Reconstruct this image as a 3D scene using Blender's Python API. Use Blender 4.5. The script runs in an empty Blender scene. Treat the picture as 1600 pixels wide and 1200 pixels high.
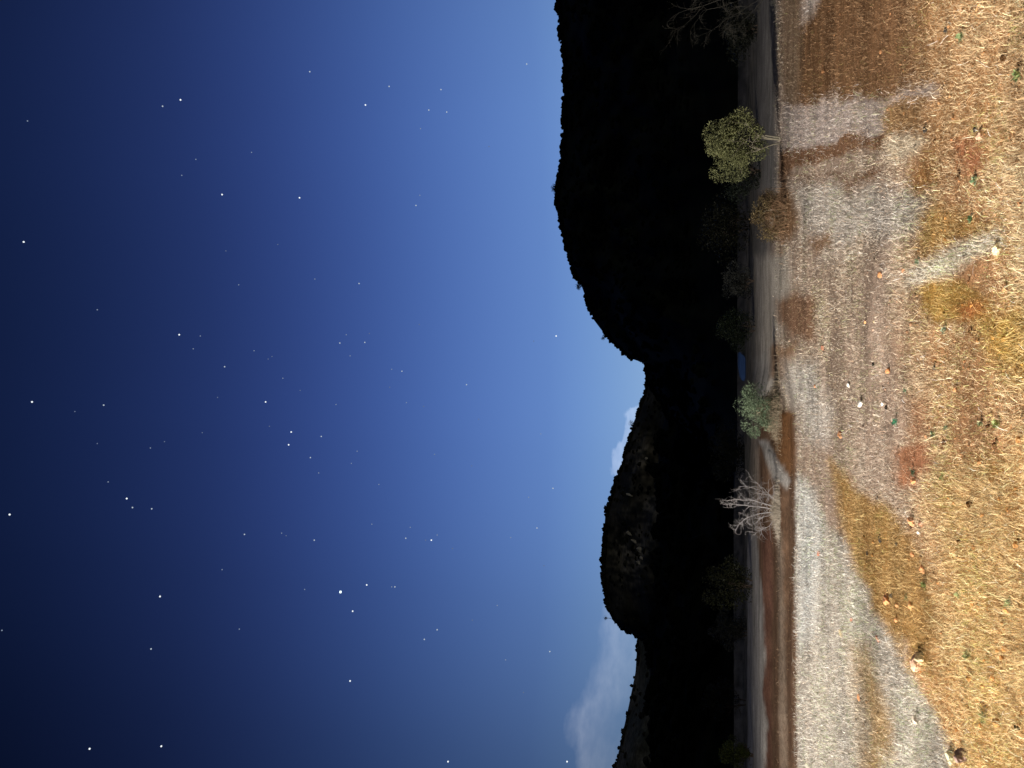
import bpy, math, random
import numpy as np
R = math.radians
sc = bpy.context.scene
col = sc.collection

# ------------------------------------------------------------------ camera
PITCH = R(16.4); F = 1155.0; CAMH = 1.55
ct, st = math.cos(PITCH), math.sin(PITCH)
cam_d = bpy.data.cameras.new('camera'); cam = bpy.data.objects.new('camera', cam_d); col.objects.link(cam)
cam_d.sensor_width = 36.0; cam_d.lens = 36.0 * F / 1600.0
cam_d.clip_start = 0.05; cam_d.clip_end = 20000
from mathutils import Matrix, Vector
fwd = Vector((0, ct, st)); upv = Vector((0, -st, ct)); rgt = Vector((1, 0, 0))
M = Matrix.Identity(4)                       # the photo was taken with the phone turned on its side: up points left
for i in range(3):
    M[i][0] = -upv[i]; M[i][1] = rgt[i]; M[i][2] = -fwd[i]
M[2][3] = CAMH
cam.matrix_world = M
sc.camera = cam

# ------------------------------------------------------------------ view
sc.view_settings.view_transform = 'Standard'; sc.view_settings.look = 'None'
sc.view_settings.exposure = 0.0; sc.view_settings.gamma = 1.0; sc.view_settings.use_curve_mapping = False
sc.cycles.max_bounces = 4; sc.cycles.diffuse_bounces = 2; sc.cycles.glossy_bounces = 2
sc.cycles.transparent_max_bounces = 4

# ------------------------------------------------------------------ night sky
def lin(r, g, b):
    f = lambda c: (c/255/12.92) if c/255 <= .04045 else ((c/255+.055)/1.055)**2.4
    return (f(r), f(g), f(b), 1)

w = bpy.data.worlds.new('World'); sc.world = w; w.use_nodes = True
nt = w.node_tree; nt.nodes.clear()
N = lambda t: nt.nodes.new(t)
L = nt.links.new
def mth(op, a, b=None, c=None, clamp=False):
    n = N('ShaderNodeMath'); n.operation = op; n.use_clamp = clamp
    for k, v in enumerate((a, b, c)):
        if v is None: continue
        if isinstance(v, (int, float)): n.inputs[k].default_value = v
        else: L(v, n.inputs[k])
    return n.outputs[0]
def ramp(fac, stops, interp='LINEAR'):
    n = N('ShaderNodeValToRGB'); n.color_ramp.interpolation = interp
    el = n.color_ramp.elements
    while len(el) < len(stops): el.new(0.5)
    for e, (p, c) in zip(el, stops):
        e.position = p; e.color = c if len(c) == 4 else (*c, 1)
    L(fac, n.inputs[0]); return n.outputs[0]
tc = N('ShaderNodeTexCoord'); sp = N('ShaderNodeSeparateXYZ'); L(tc.outputs['Generated'], sp.inputs[0])
X, Y, Z = sp.outputs
hl = mth('SQRT', mth('MAXIMUM', mth('ADD', mth('MULTIPLY', X, X), mth('MULTIPLY', Y, Y)), 1e-6))
GA = R(9)
dot = mth('DIVIDE', mth('ADD', mth('MULTIPLY', X, math.sin(GA)), mth('MULTIPLY', Y, math.cos(GA))), hl)
base = ramp(mth('MAXIMUM', Z, 0.0), [
    (0.00, lin(158, 190, 222)), (0.10, lin(132, 168, 212)), (0.17, lin(112, 150, 206)), (0.235, lin(98, 134, 198)),
    (0.37, lin(74, 106, 174)), (0.50, lin(51, 74, 137)), (0.62, lin(34, 51, 102)), (0.76, lin(16, 29, 64)), (0.88, lin(10, 18, 40)), (1.0, lin(5, 10, 26))], 'B_SPLINE')
g = lambda v: (v, v, v, 1)
azf = ramp(mth('MULTIPLY_ADD', dot, 0.5, 0.5), [(0.0, g(.03)), (0.55, g(.05)), (0.75, g(.08)), (0.84, g(.19)), (0.90, g(.40)), (0.95, g(.74)), (0.985, g(1.0)), (1.0, g(1.02))], 'B_SPLINE')
mx = N('ShaderNodeMix'); mx.data_type = 'RGBA'; mx.blend_type = 'MULTIPLY'; mx.inputs[0].default_value = 1
L(base, mx.inputs[6]); L(azf, mx.inputs[7]); sky = mx.outputs[2]
# clouds lying low over the ridges (azimuth / elevation in degrees)
az = mth('MULTIPLY', mth('ARCTAN2', X, Y), 180/math.pi)
el = mth('MULTIPLY', mth('ARCSINE', mth('MINIMUM', Z, 1.0)), 180/math.pi)
cmb = N('ShaderNodeCombineXYZ'); L(mth('MULTIPLY', az, 0.45), cmb.inputs[0]); L(mth('MULTIPLY', el, 0.9), cmb.inputs[1])
nz = N('ShaderNodeTexNoise'); nz.inputs['Scale'].default_value = 1.0; nz.inputs['Detail'].default_value = 5; nz.inputs['Roughness'].default_value = .5
L(cmb.outputs[0], nz.inputs['Vector'])
nn = mth('SUBTRACT', nz.outputs[0], 0.5)
top = ramp(mth('MULTIPLY_ADD', az, 1/60, 0.75),
      [(p/60+.75, g(v/15)) for p, v in
      [(-45, 7.5), (-34, 9.5), (-26.5, 10.8), (-24.2, 11.3), (-22.6, 10.1), (-20.2, 9.4), (-18, 9.4), (-15, 9.0), (-12, 5.0),
       (-8.5, 7.7), (-6.4, 8.9), (-5.2, 8.8), (-4.3, 8.15), (-2.2, 7.9), (-1.3, 6.2), (3, 4.0)]])
h = mth('ADD', mth('SUBTRACT', mth('MULTIPLY', top, 15.0), el), mth('MULTIPLY', nn, 2.6))
soft = ramp(mth('MULTIPLY_ADD', az, 1/60, 0.75), [(0, g(.55)), (.33, g(1.1)), (.42, g(1.8)), (.5, g(1.2)), (.58, g(.3)), (.75, g(.3))])
cm = mth('DIVIDE', h, soft, clamp=True)
edge = mth('MULTIPLY', cm, mth('SUBTRACT', 1.35, mth('MULTIPLY', h, 0.33), clamp=True))   # bright billowing tops thinning downwards
n2 = N('ShaderNodeTexNoise'); n2.inputs['Scale'].default_value = 2.4; n2.inputs['Detail'].default_value = 4; L(cmb.outputs[0], n2.inputs['Vector'])
edge = mth('MULTIPLY', edge, mth('MULTIPLY_ADD', n2.outputs[0], 1.0, 0.35))
lum = mth('MULTIPLY', edge, mth('MULTIPLY_ADD', azf, 0.24, 0.06))
mc = N('ShaderNodeMix'); mc.data_type = 'RGBA'; mc.blend_type = 'ADD'; mc.inputs[0].default_value = 1
cc = N('ShaderNodeCombineColor'); L(mth('MULTIPLY', lum, 0.62), cc.inputs[0]); L(mth('MULTIPLY', lum, 0.60), cc.inputs[1]); L(mth('MULTIPLY', lum, 0.56), cc.inputs[2])
L(sky, mc.inputs[6]); L(cc.outputs[0], mc.inputs[7])
bg = N('ShaderNodeBackground'); bg.inputs[1].default_value = 1.0; L(mc.outputs[2], bg.inputs[0])
wo = N('ShaderNodeOutputWorld'); L(bg.outputs[0], wo.inputs[0])

# ------------------------------------------------------------------ lights: a weak moon and the floodlight beside the field
def aim(o, d): o.rotation_euler = Vector(d).to_track_quat('-Z', 'Y').to_euler()
sd = bpy.data.lights.new('moon', 'SUN'); sd.energy = 0.22; sd.angle = R(0.5); sd.color = (1, .95, .85)
so = bpy.data.objects.new('moon', sd); col.objects.link(so); aim(so, (-0.80, 0.35, -0.42))
LX, LY, LZ = -21.0, 0.5, 9.5
ld = bpy.data.lights.new('floodlight', 'SPOT'); ld.energy = 94000; ld.color = (1, .92, .82); ld.shadow_soft_size = .12
ld.spot_size = R(156); ld.spot_blend = 1.0
lo = bpy.data.objects.new('floodlight', ld); col.objects.link(lo); lo.location = (LX, LY, LZ); aim(lo, (2.0-LX, 9.0-LY, -LZ))

# ------------------------------------------------------------------ helpers
rng = np.random.default_rng(7); random.seed(7)
def proj(x, y, z):
    zz = z - CAMH; d = y*ct + zz*st; d = np.where(d > .01, d, .01); u = -y*st + zz*ct
    return 800 - F*u/d, 600 - F*x/d
def hsh(i, j, s):
    v = np.sin(i*127.1 + j*311.7 + s*74.7)*43758.5453
    return v - np.floor(v)
def vn(x, y, s=0):
    i = np.floor(x); j = np.floor(y); fx = x-i; fy = y-j
    fx = fx*fx*(3-2*fx); fy = fy*fy*(3-2*fy)
    a = hsh(i, j, s); b = hsh(i+1, j, s); c = hsh(i, j+1, s); d = hsh(i+1, j+1, s)
    return (a*(1-fx)+b*fx)*(1-fy) + (c*(1-fx)+d*fx)*fy
def fbm(x, y, s=0, o=4):
    t = 0; a = .5; 
    for k in range(o):
        t = t + a*vn(x*2**k, y*2**k, s+k); a *= .5
    return t/(1-.5**o) - .5
def sst(a, b, x):
    t = np.clip((x-a)/(b-a), 0, 1); return t*t*(3-2*t)
def gh(x, y):
    x = np.asarray(x, float); y = np.asarray(y, float)
    r = np.hypot(x, y)
    z = .10*fbm(x*.16, y*.16, 3, 3)*sst(4, 12, r) + .045*fbm(x*1.1, y*1.1, 9, 3) + .02*fbm(x*5, y*5, 12, 2)
    # eroded gully at the left, with ledges rising to a pale track
    wob = 1.1*fbm(x*.35, y*.12, 21, 3)
    m = sst(1.2, -1.2, x + .5*fbm(y*.3, x*.1, 30, 2))
    q = y + wob*1.8 + .7*fbm(x*1.3, y*.7, 24, 3)
    g1 = -.40*sst(19.3, 20.2, q) + .22*sst(22.0, 22.9, q) + .18*sst(24.6, 25.2, q) + .30*sst(28.5, 31.0, q)
    z = z + m*g1*sst(90, 60, y)
    return z
def at(px, py):
    u = (800-px)/F; dx = (600-py)/F; dy = ct - u*st; dz = st + u*ct
    z = 0.
    for _ in range(6):
        t = (z-CAMH)/dz; z = float(gh(dx*t, dy*t))
    return dx*t, dy*t, z
def mat(name, build):
    m = bpy.data.materials.new(name); m.use_nodes = True
    t = m.node_tree; b = t.nodes['Principled BSDF']; build(t, b); return m
def nadd(t, kind, **kw):
    n = t.nodes.new(kind)
    for k, v in kw.items(): n.inputs[k].default_value = v
    return n
def plain(name, c, rough=.85, var=.35, scale=30, spec=.2, bump=.3):
    def f(t, b):
        b.inputs['Roughness'].default_value = rough; b.inputs['Specular IOR Level'].default_value = spec
        o = nadd(t, 'ShaderNodeTexCoord'); n = nadd(t, 'ShaderNodeTexNoise', Scale=scale, Detail=5.0)
        t.links.new(o.outputs['Object'], n.inputs['Vector'])
        r = nadd(t, 'ShaderNodeValToRGB'); r.color_ramp.elements[0].position = .3; r.color_ramp.elements[1].position = .72
        r.color_ramp.elements[0].color = (*[v*(1-var) for v in c], 1); r.color_ramp.elements[1].color = (*[min(1, v*(1+var)) for v in c], 1)
        t.links.new(n.outputs[0], r.inputs[0]); t.links.new(r.outputs[0], b.inputs['Base Color'])
        bp = nadd(t, 'ShaderNodeBump', Strength=bump, Distance=.02); t.links.new(n.outputs[0], bp.inputs['Height']); t.links.new(bp.outputs[0], b.inputs['Normal'])
    return mat(name, f)
def attr_mat(name, rough=.8, spec=.15, noise=None, trans=0.):
    def f(t, b):
        b.inputs['Roughness'].default_value = rough; b.inputs['Specular IOR Level'].default_value = spec
        a = t.nodes.new('ShaderNodeAttribute'); a.attribute_name = 'tint'; out = a.outputs['Color']
        if noise:
            o = nadd(t, 'ShaderNodeTexCoord')
            last = out; hgt = None
            for sc_, lo_, hi_ in noise:
                n = nadd(t, 'ShaderNodeTexNoise', Scale=sc_, Detail=6.0, Roughness=.62)
                t.links.new(o.outputs['Object'], n.inputs['Vector'])
                mr = nadd(t, 'ShaderNodeMapRange'); mr.inputs[1].default_value = .32; mr.inputs[2].default_value = .68
                mr.inputs[3].default_value = lo_; mr.inputs[4].default_value = hi_
                t.links.new(n.outputs[0], mr.inputs[0])
                m = t.nodes.new('ShaderNodeVectorMath'); m.operation = 'SCALE'
                t.links.new(last, m.inputs[0]); t.links.new(mr.outputs[0], m.inputs['Scale']); last = m.outputs[0]; hgt = n
            out = last
            bp = nadd(t, 'ShaderNodeBump', Strength=.6, Distance=.03)
            t.links.new(hgt.outputs[0], bp.inputs['Height']); t.links.new(bp.outputs[0], b.inputs['Normal'])
        t.links.new(out, b.inputs['Base Color'])
        if trans:
            tr = t.nodes.new('ShaderNodeBsdfTranslucent'); t.links.new(out, tr.inputs[0])
            ms = nadd(t, 'ShaderNodeMixShader', Fac=trans)
            t.links.new(b.outputs[0], ms.inputs[1]); t.links.new(tr.outputs[0], ms.inputs[2])
            t.links.new(ms.outputs[0], t.nodes['Material Output'].inputs[0])
    return mat(name, f)
def mk(name, V, faces, material, parent=None, tint=None, smooth=True, loc=None):
    """faces: list of int arrays (n,3) / (n,4)"""
    me = bpy.data.meshes.new(name); V = np.asarray(V, np.float32)
    me.vertices.add(len(V)); me.vertices.foreach_set('co', V.ravel())
    faces = [np.asarray(f, np.int32) for f in faces if len(f)]
    li = np.concatenate([f.ravel() for f in faces]); tot = np.concatenate([np.full(len(f), f.shape[1], np.int32) for f in faces])
    stt = np.concatenate([[0], np.cumsum(tot)[:-1]]).astype(np.int32)
    me.loops.add(len(li)); me.loops.foreach_set('vertex_index', li)
    me.polygons.add(len(tot)); me.polygons.foreach_set('loop_start', stt); me.polygons.foreach_set('loop_total', tot)
    me.polygons.foreach_set('use_smooth', np.full(len(tot), smooth))
    me.update(calc_edges=True)
    if tint is not None:
        a = me.attributes.new('tint', 'FLOAT_COLOR', 'POINT')
        c = np.ones((len(V), 4), np.float32); c[:, :3] = tint; a.data.foreach_set('color', c.ravel())
    me.materials.append(material)
    o = bpy.data.objects.new(name, me); col.objects.link(o)
    if parent: o.parent = parent
    if loc is not None: o.location = loc
    return o
def tag(o, label=None, cat=None, group=None, kind=None):
    if label: o['label'] = label
    if cat: o['category'] = cat
    if group: o['group'] = group
    if kind: o['kind'] = kind
    return o
def empty(name, loc, rz=0):
    o = bpy.data.objects.new(name, None); col.objects.link(o); o.location = loc; o.rotation_euler = (0, 0, rz); o.empty_display_size = .2
    return o

# ------------------------------------------------------------------ ground cover patches (soil and grass albedo)
NEAR_S = (.35, .19, .095); NEAR_G = (.80, .635, .40)
MID_S = (.27, .20, .155);   MID_G = (.55, .475, .395)
PALE_S = (.30, .25, .20);   PALE_G = (.70, .66, .57)
# polygon in photo pixels (a map of the field, taken by eye), soil, grass, cover 0..1, softness, tallness
P = [
 # grey flats far off
 ([(1180,-200),(1212,-200),(1215,300),(1200,420),(1206,560),(1196,700),(1186,700),(1182,400)], (.17,.16,.15), (.25,.235,.22), .3, 5),
 ([(1180,400),(1232,395),(1236,450),(1228,500),(1205,560),(1180,560)], (.40,.36,.31), (.46,.42,.36), .3, 6),
 ([(1180,560),(1204,540),(1210,600),(1195,640),(1180,640)], (.42,.39,.35), (.4,.38,.33), .2, 4),
 # brown bare ground at the right
 ([(1216,-260),(1232,175),(1300,158),(1392,150),(1425,140),(1465,120),(1475,-260)], (.15,.082,.042), (.25,.155,.085), .4, 9),
 ([(1225,-200),(1245,-200),(1250,60),(1245,170),(1225,160)], (.22,.15,.10), (.3,.23,.16), .3, 5),
 ([(1255,-30),(1300,-40),(1268,22),(1252,40)], (.42,.36,.32), (.5,.44,.4), .5, 5),
 ([(1465,-200),(1480,-200),(1478,70),(1490,150),(1470,150),(1460,60)], (.34,.15,.05), (.42,.24,.10), .25, 6),
 ([(1515,-100),(1530,-60),(1535,60),(1530,130),(1518,120),(1520,40)], (.36,.16,.055), (.5,.3,.13), .25, 5),
 ([(1440,-260),(1440,140),(1450,250),(1500,262),(1560,250),(1680,235),(1680,-260)], (.34,.185,.085), (.64,.49,.30), .5, 16),
 ([(1440,1000),(1455,900),(1460,760),(1530,700),(1680,640),(1700,1500),(1490,1500),(1480,1150)], (.36,.19,.07), (.82,.63,.345), .72, 22),
 # pale strip and its brown neighbours below the leafy tree
 ([(1222,168),(1300,158),(1390,150),(1462,138),(1464,152),(1400,162),(1380,180),(1378,212),(1310,222),(1222,248)], (.31,.26,.24), (.50,.44,.40), .75, 4),
 ([(1372,170),(1392,158),(1440,158),(1444,215),(1380,217)], (.20,.115,.055), (.36,.245,.13), .5, 6),
 ([(1218,240),(1300,219),(1378,206),(1384,230),(1300,246),(1234,268),(1238,276),(1370,266),(1376,290),(1240,296),(1216,288)], (.155,.085,.05), (.25,.155,.09), .3, 3.4),
 ([(1380,220),(1440,218),(1450,235),(1430,252),(1385,252)], (.36,.30,.22), (.62,.54,.42), .8, 6),
 ([(1228,290),(1290,284),(1360,290),(1440,300),(1455,340),(1430,370),(1380,380),(1330,372),(1290,400),(1250,350)], (.27,.24,.21), (.56,.52,.47), .85, 14),
 ([(1190,300),(1236,300),(1250,350),(1236,372),(1195,366)], (.19,.11,.06), (.3,.2,.12), .4, 6),
 # orange soil showing through, right half
 ([(1425,262),(1455,250),(1475,280),(1460,300),(1428,300)], (.30,.15,.06), (.48,.32,.16), .35, 8),
 ([(1490,228),(1515,215),(1535,235),(1525,268),(1502,265)], (.33,.14,.07), (.45,.27,.15), .12, 6),
 ([(1430,345),(1470,325),(1530,360),(1555,370),(1560,395),(1500,385),(1450,400),(1430,400)], (.30,.165,.055), (.54,.39,.18), .6, 10),
 ([(1410,425),(1440,410),(1470,400),(1520,378),(1565,372),(1560,392),(1500,425),(1450,440),(1420,445)], (.40,.34,.27), (.80,.75,.64), 1.0, 6),
 ([(1434,450),(1455,432),(1500,440),(1540,470),(1545,500),(1500,505),(1450,490)], (.30,.175,.05), (.54,.39,.16), .55, 6),
 ([(1490,475),(1530,470),(1535,498),(1500,505)], (.40,.155,.055), (.5,.26,.11), .15, 6),
 ([(1530,500),(1620,470),(1640,640),(1590,600),(1550,560)], (.36,.21,.055), (.62,.46,.19), .6, 14),
 ([(1460,560),(1480,520),(1485,545),(1470,570)], (.36,.18,.08), (.5,.3,.15), .2, 5),
 # reddish bare places in the middle
 ([(1395,705),(1415,690),(1446,690),(1450,725),(1425,765),(1398,765)], (.26,.12,.065), (.42,.27,.17), .22, 5),
 ([(1415,625),(1440,625),(1442,680),(1418,690)], (.26,.135,.075), (.42,.29,.18), .3, 6),
 ([(1500,640),(1560,650),(1580,700),(1520,700)], (.33,.175,.09), (.66,.48,.29), .6, 14),
 ([(1236,460),(1276,462),(1276,530),(1240,530),(1215,500),(1214,470)], (.19,.11,.07), (.30,.20,.13), .4, 6),
 ([(1205,545),(1243,540),(1240,570),(1225,590),(1205,590)], (.26,.155,.09), (.36,.24,.15), .3, 5),
 ([(1262,378),(1300,362),(1305,385),(1275,400)], (.19,.12,.075), (.3,.2,.14), .4, 5),
 # grey brown belt
 ([(1262,650),(1320,690),(1325,840),(1300,830),(1265,740)], (.25,.185,.145), (.46,.39,.325), .65, 10),
 # pale band
 ([(1225,560),(1275,570),(1300,650),(1290,700),(1262,690),(1245,640),(1225,600)], (.34,.31,.28), (.60,.57,.52), .8, 10),
 ([(1243,742),(1262,744),(1282,790),(1322,842),(1345,900),(1370,960),(1405,1010),(1432,1062),(1470,1120),(1490,1175),(1490,1300),(1500,1800),(1243,1800)], (.30,.27,.235), (.58,.555,.50), .95, 5),
 ([(1243,745),(1266,760),(1285,830),(1282,930),(1262,1000),(1247,1010)], (.38,.38,.365), (.66,.67,.65), 1.0, 9),
 ([(1332,1000),(1352,1010),(1382,1080),(1398,1140),(1380,1260),(1345,1260),(1350,1130),(1336,1060)], (.27,.18,.09), (.48,.38,.235), .6, 12),
 # golden wedge
 ([(1300,720),(1322,735),(1352,770),(1390,800),(1425,850),(1450,900),(1465,990),(1455,1060),(1430,1050),(1402,1005),(1368,955),(1345,895),(1325,842),(1312,790)], (.24,.135,.05), (.46,.33,.15), .72, 6),
 # eroded gully
 ([(1187,640),(1243,640),(1244,740),(1243,900),(1246,1010),(1247,1800),(1180,1800)], (.115,.07,.046), (.2,.13,.08), .15, 3),
 ([(1205,640),(1238,638),(1240,700),(1236,745),(1222,735),(1210,690)], (.17,.085,.04), (.3,.17,.08), .2, 4),
 ([(1186,690),(1200,690),(1222,728),(1236,760),(1228,772),(1206,740)], (.30,.285,.27), (.45,.43,.40), .4, 3),
 ([(1212,830),(1221,830),(1226,960),(1230,1100),(1232,1800),(1222,1800),(1216,980)], (.17,.13,.10), (.3,.22,.15), .2, 3),
 ([(1190,830),(1206,830),(1207,1800),(1190,1800)], (.12,.062,.045), (.2,.1,.06), .05, 3),
 ([(1168,835),(1183,838),(1187,900),(1192,950),(1196,1030),(1191,1080),(1199,1130),(1197,1180),(1194,1260),(1200,1800),(1168,1800)], (.34,.32,.30), (.5,.47,.44), .0, 1.5),
]
def sdf(px, py, poly):
    n = len(poly); d = np.full(px.shape, 1e9); inside = np.zeros(px.shape, bool)
    for k in range(n):
        ax, ay = poly[k]; bx, by = poly[(k+1) % n]
        ex, ey = bx-ax, by-ay; wx, wy = px-ax, py-ay
        t = np.clip((wx*ex+wy*ey)/(ex*ex+ey*ey+1e-9), 0, 1)
        d = np.minimum(d, (wx-ex*t)**2 + (wy-ey*t)**2)
        c = ((ay > py) != (by > py)) & (px < (bx-ax)*(py-ay)/(by-ay+1e-12)+ax)
        inside ^= c
    d = np.sqrt(d); return np.where(inside, -d, d)
def cover(x, y, z):
    """soil colour, grass colour, grass cover at world points"""
    px, py = proj(x, y, z)
    r = np.hypot(x, y); lr = np.log(np.maximum(r, .5))*9; a = np.arctan2(x, y)*28
    ws = np.clip((px-1215)/110, .25, 1.3)
    py_ = py + (34*fbm(a*.6, lr*.6, 40, 4) + 14*fbm(a*2.5, lr*2.5, 44, 3))*np.clip(ws*1.4, .6, 1.1); px_ = px + ws*(24*fbm(a*.7, lr*1.0, 50, 4) + 9*fbm(a*2.6, lr*3, 54, 3))
    k = sst(1375, 1480, px + 40*fbm(a*.7, lr*.7, 60, 3))[:, None]
    S = np.array(MID_S)*(1-k) + np.array(NEAR_S)*k; G = np.array(MID_G)*(1-k) + np.array(NEAR_G)*k; D = .66-.12*k[:, 0]
    big = fbm(x*.9, y*.9, 70, 4)
    D = D + 1.5*big
    dk = (sst(34, 50, r+14*fbm(a*.25, lr*.6, 65, 3)))[:, None]; S = S*(1-dk)+np.array((.035, .04, .035))*dk  # soil colour darkened with distance, standing in for the failing light
    # paler, straw rich drifts and orange drifts
    dr = sst(-.06, .16, fbm(x*.7+9, y*.5, 80, 4))[:, None]
    G = G*(1-dr*.30) + np.array((.78, .66, .46))*dr*.30; S = S*(1-.25*dr)
    for poly, s, g_, d, soft in P:
        pl = np.array(poly)
        lo_ = pl.min(0)-3*soft-26; hi_ = pl.max(0)+3*soft+26
        idx = np.where((px_ > lo_[0]) & (px_ < hi_[0]) & (py_ > lo_[1]) & (py_ < hi_[1]))[0]
        if not len(idx): continue
        soft = soft*1.9 if soft > 3.5 else soft*1.2; m = 1-sst(-soft, soft, sdf(px_[idx], py_[idx], poly))
        S[idx] = S[idx]*(1-m[:, None]) + np.array(s)*m[:, None]
        G[idx] = G[idx]*(1-m[:, None]) + np.array(g_)*m[:, None]
        D[idx] = D[idx]*(1-m) + (d+.45*big[idx]*d)*m
    va = (1+.9*fbm(x*.55, y*1.1, 140, 4)+.5*fbm(x*.35, y*3.2, 144, 3))[:, None]
    return S*va, G*(.4+.6*va), np.clip(D, 0, 1.2)

# ------------------------------------------------------------------ ground sheet
fine = np.linspace(-36, 36, 620); rest = np.linspace(36, 324, 60)[1:-1]
azs = np.radians(np.concatenate([fine, rest])); na = len(azs)
dep = np.tan(np.radians(np.linspace(21, 1.15, 430)))
rad = np.concatenate([[.4, 1.0, 1.8, 2.6, 3.3], CAMH/dep, [90, 110, 150, 220, 320, 500, 800, 1400, 2500, 5000, 9000]])
rad = np.unique(rad); nr = len(rad)
RR, AA = np.meshgrid(rad, azs, indexing='ij')
gx = (RR*np.sin(AA)).ravel(); gy = (RR*np.cos(AA)).ravel(); gz = gh(gx, gy)
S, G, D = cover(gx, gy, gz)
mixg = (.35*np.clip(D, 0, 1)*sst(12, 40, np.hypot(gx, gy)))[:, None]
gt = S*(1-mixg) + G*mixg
i = np.arange(nr-1)[:, None]*na; j = np.arange(na)[None, :]; j2 = (j+1) % na
Fq = np.stack([i+j, i+j2, i+na+j2, i+na+j], -1).reshape(-1, 4)[:, ::-1]
ground_m = attr_mat('soil', 1.0, 0.0, [(.9, .8, 1.2), (9.0, .72, 1.28), (60.0, .6, 1.4)])
gV = np.stack([gx, gy, gz], 1)
gV = np.vstack([gV, [[0, 0, float(gh(0, 0))]]]); gt = np.vstack([gt, gt[:1]])
cen = np.stack([np.full(na, len(gV)-1), (np.arange(na)+1) % na, np.arange(na)], 1)
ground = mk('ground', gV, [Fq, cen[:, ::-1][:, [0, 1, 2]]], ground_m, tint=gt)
tag(ground, 'dry uneven field of brown and orange soil with an eroded gully', kind='structure')

# ------------------------------------------------------------------ dry grass: every blade a bent strip
def blades(n, pxlo, pxhi, seg, name, lscale=1.0, label=''):
    px = rng.uniform(pxlo, pxhi, n); py = rng.uniform(-190, 1390, n)
    u = (800-px)/F; dx = (600-py)/F; dy = ct-u*st; dz = st+u*ct
    t = -CAMH/dz; x = dx*t; y = dy*t; z = gh(x, y)
    S, G, D = cover(x*(1+rng.normal(0, .012, n)), y*(1+rng.normal(0, .022, n)), z)
    clump = fbm(x*2.6, y*2.6, 90, 3)
    keep = rng.random(n) < np.clip(D + .9*clump, 0, 1)
    x, y, z, S, G, D = x[keep], y[keep], z[keep], S[keep], G[keep], D[keep]; n = len(x)
    d = np.hypot(x, y)
    Ln = (.033 + .0015*d)*lscale*np.exp(rng.normal(0, .45, n))*(.55+.6*np.clip(D, 0, 1))
    W = (.0011+.00036*d)*rng.uniform(.55, 1.25, n)
    ph = rng.uniform(0, 2*np.pi, n); e = np.radians(np.clip(rng.normal(46, 24, n), 3, 88)); 
    de = -np.radians(rng.uniform(5, 50, n)); dph = rng.normal(0, .55, n)
    p = np.stack([x, y, z-.003], 1); pts = [p]
    for k in range(seg):
        dirv = np.stack([np.cos(ph)*np.cos(e), np.sin(ph)*np.cos(e), np.sin(e)], 1)
        p = p + dirv*(Ln/seg)[:, None]; pts.append(p); e = e+de*(3/seg)*.6; ph = ph+dph
    pts[-1][:, 2] = np.maximum(pts[-1][:, 2], z+.004)
    roll = rng.uniform(-.7, .7, n); sx = -np.sin(ph)*np.cos(roll); sy = np.cos(ph)*np.cos(roll); sz = np.sin(roll)
    side = np.stack([sx, sy, sz], 1)*(W/2)[:, None]
    V = []
    for k in range(seg):
        tw = 1-.55*k/seg
        V += [pts[k]-side*tw, pts[k]+side*tw]
    V.append(pts[-1]); nv = 2*seg+1
    V = np.stack(V, 1).reshape(-1, 3); b = (np.arange(n)*nv)[:, None]
    quads = [np.concatenate([b+2*k, b+2*k+1, b+2*k+3, b+2*k+2], 1) for k in range(seg-1)]
    tri = np.concatenate([b+2*seg-2, b+2*seg-1, b+2*seg], 1)
    v = np.exp(rng.normal(-.06, .42, n))[:, None]; k = rng.random(n)[:, None]
    C = G*(.70+.45*k)*v*.9 + S*.12
    old = (rng.random(n) < .22)[:, None]; C = np.where(old, C*np.array((.66, .55, .46)), C)
    grn = (rng.random(n) < .05*sst(-.02, .14, fbm(x*1.3, y*1.3, 95, 3))*4)[:, None]; C = np.where(grn, C*np.array((.62, .80, .50)), C)
    C = np.clip(C, 0, .92)
    o = mk(name, V, quads+[tri], grass_m, tint=np.repeat(C, nv, 0), smooth=False)
    return tag(o, label, 'grass', kind='stuff')
grass_m = attr_mat('straw', .75, .2, trans=.15)
blades(380000, 1335, 1640, 3, 'dry_grass', label='golden tangle of dry straw grass covering the near field')
blades(270000, 1212, 1350, 2, 'pale_grass', 1.0, label='greyish pale dead grass farther across the field')

# ------------------------------------------------------------------ plants
def tube(path, rads, sides=5):
    path = np.asarray(path, float); n = len(path)
    tg = np.gradient(path, axis=0); tg /= np.linalg.norm(tg, axis=1)[:, None]+1e-9
    ref = np.array([0.31, .22, .93]) if abs(tg[0][2]) < .9 else np.array([.95, .2, .1])
    a = np.cross(tg, ref); a /= np.linalg.norm(a, axis=1)[:, None]+1e-9; b = np.cross(tg, a)
    th = np.linspace(0, 2*np.pi, sides, endpoint=False)
    V = (path[:, None] + (a[:, None]*np.cos(th)[None, :, None] + b[:, None]*np.sin(th)[None, :, None])*np.asarray(rads)[:, None, None]).reshape(-1, 3)
    i = np.arange(n-1)[:, None]*sides; j = np.arange(sides)[None]; j2 = (j+1) % sides
    Fs = np.stack([i+j, i+j2, i+sides+j2, i+sides+j], -1).reshape(-1, 4)
    return V, Fs
class Acc:
    def __init__(s): s.V = []; s.F = []; s.n = 0
    def add(s, V, Fs): s.V.append(V); s.F.append(Fs+s.n); s.n += len(V)
    def build(s, name, m, parent, **kw):
        return mk(name, np.vstack(s.V), [np.vstack(s.F)], m, parent, **kw)
def unit(v): return v/(np.linalg.norm(v)+1e-9)
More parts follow.
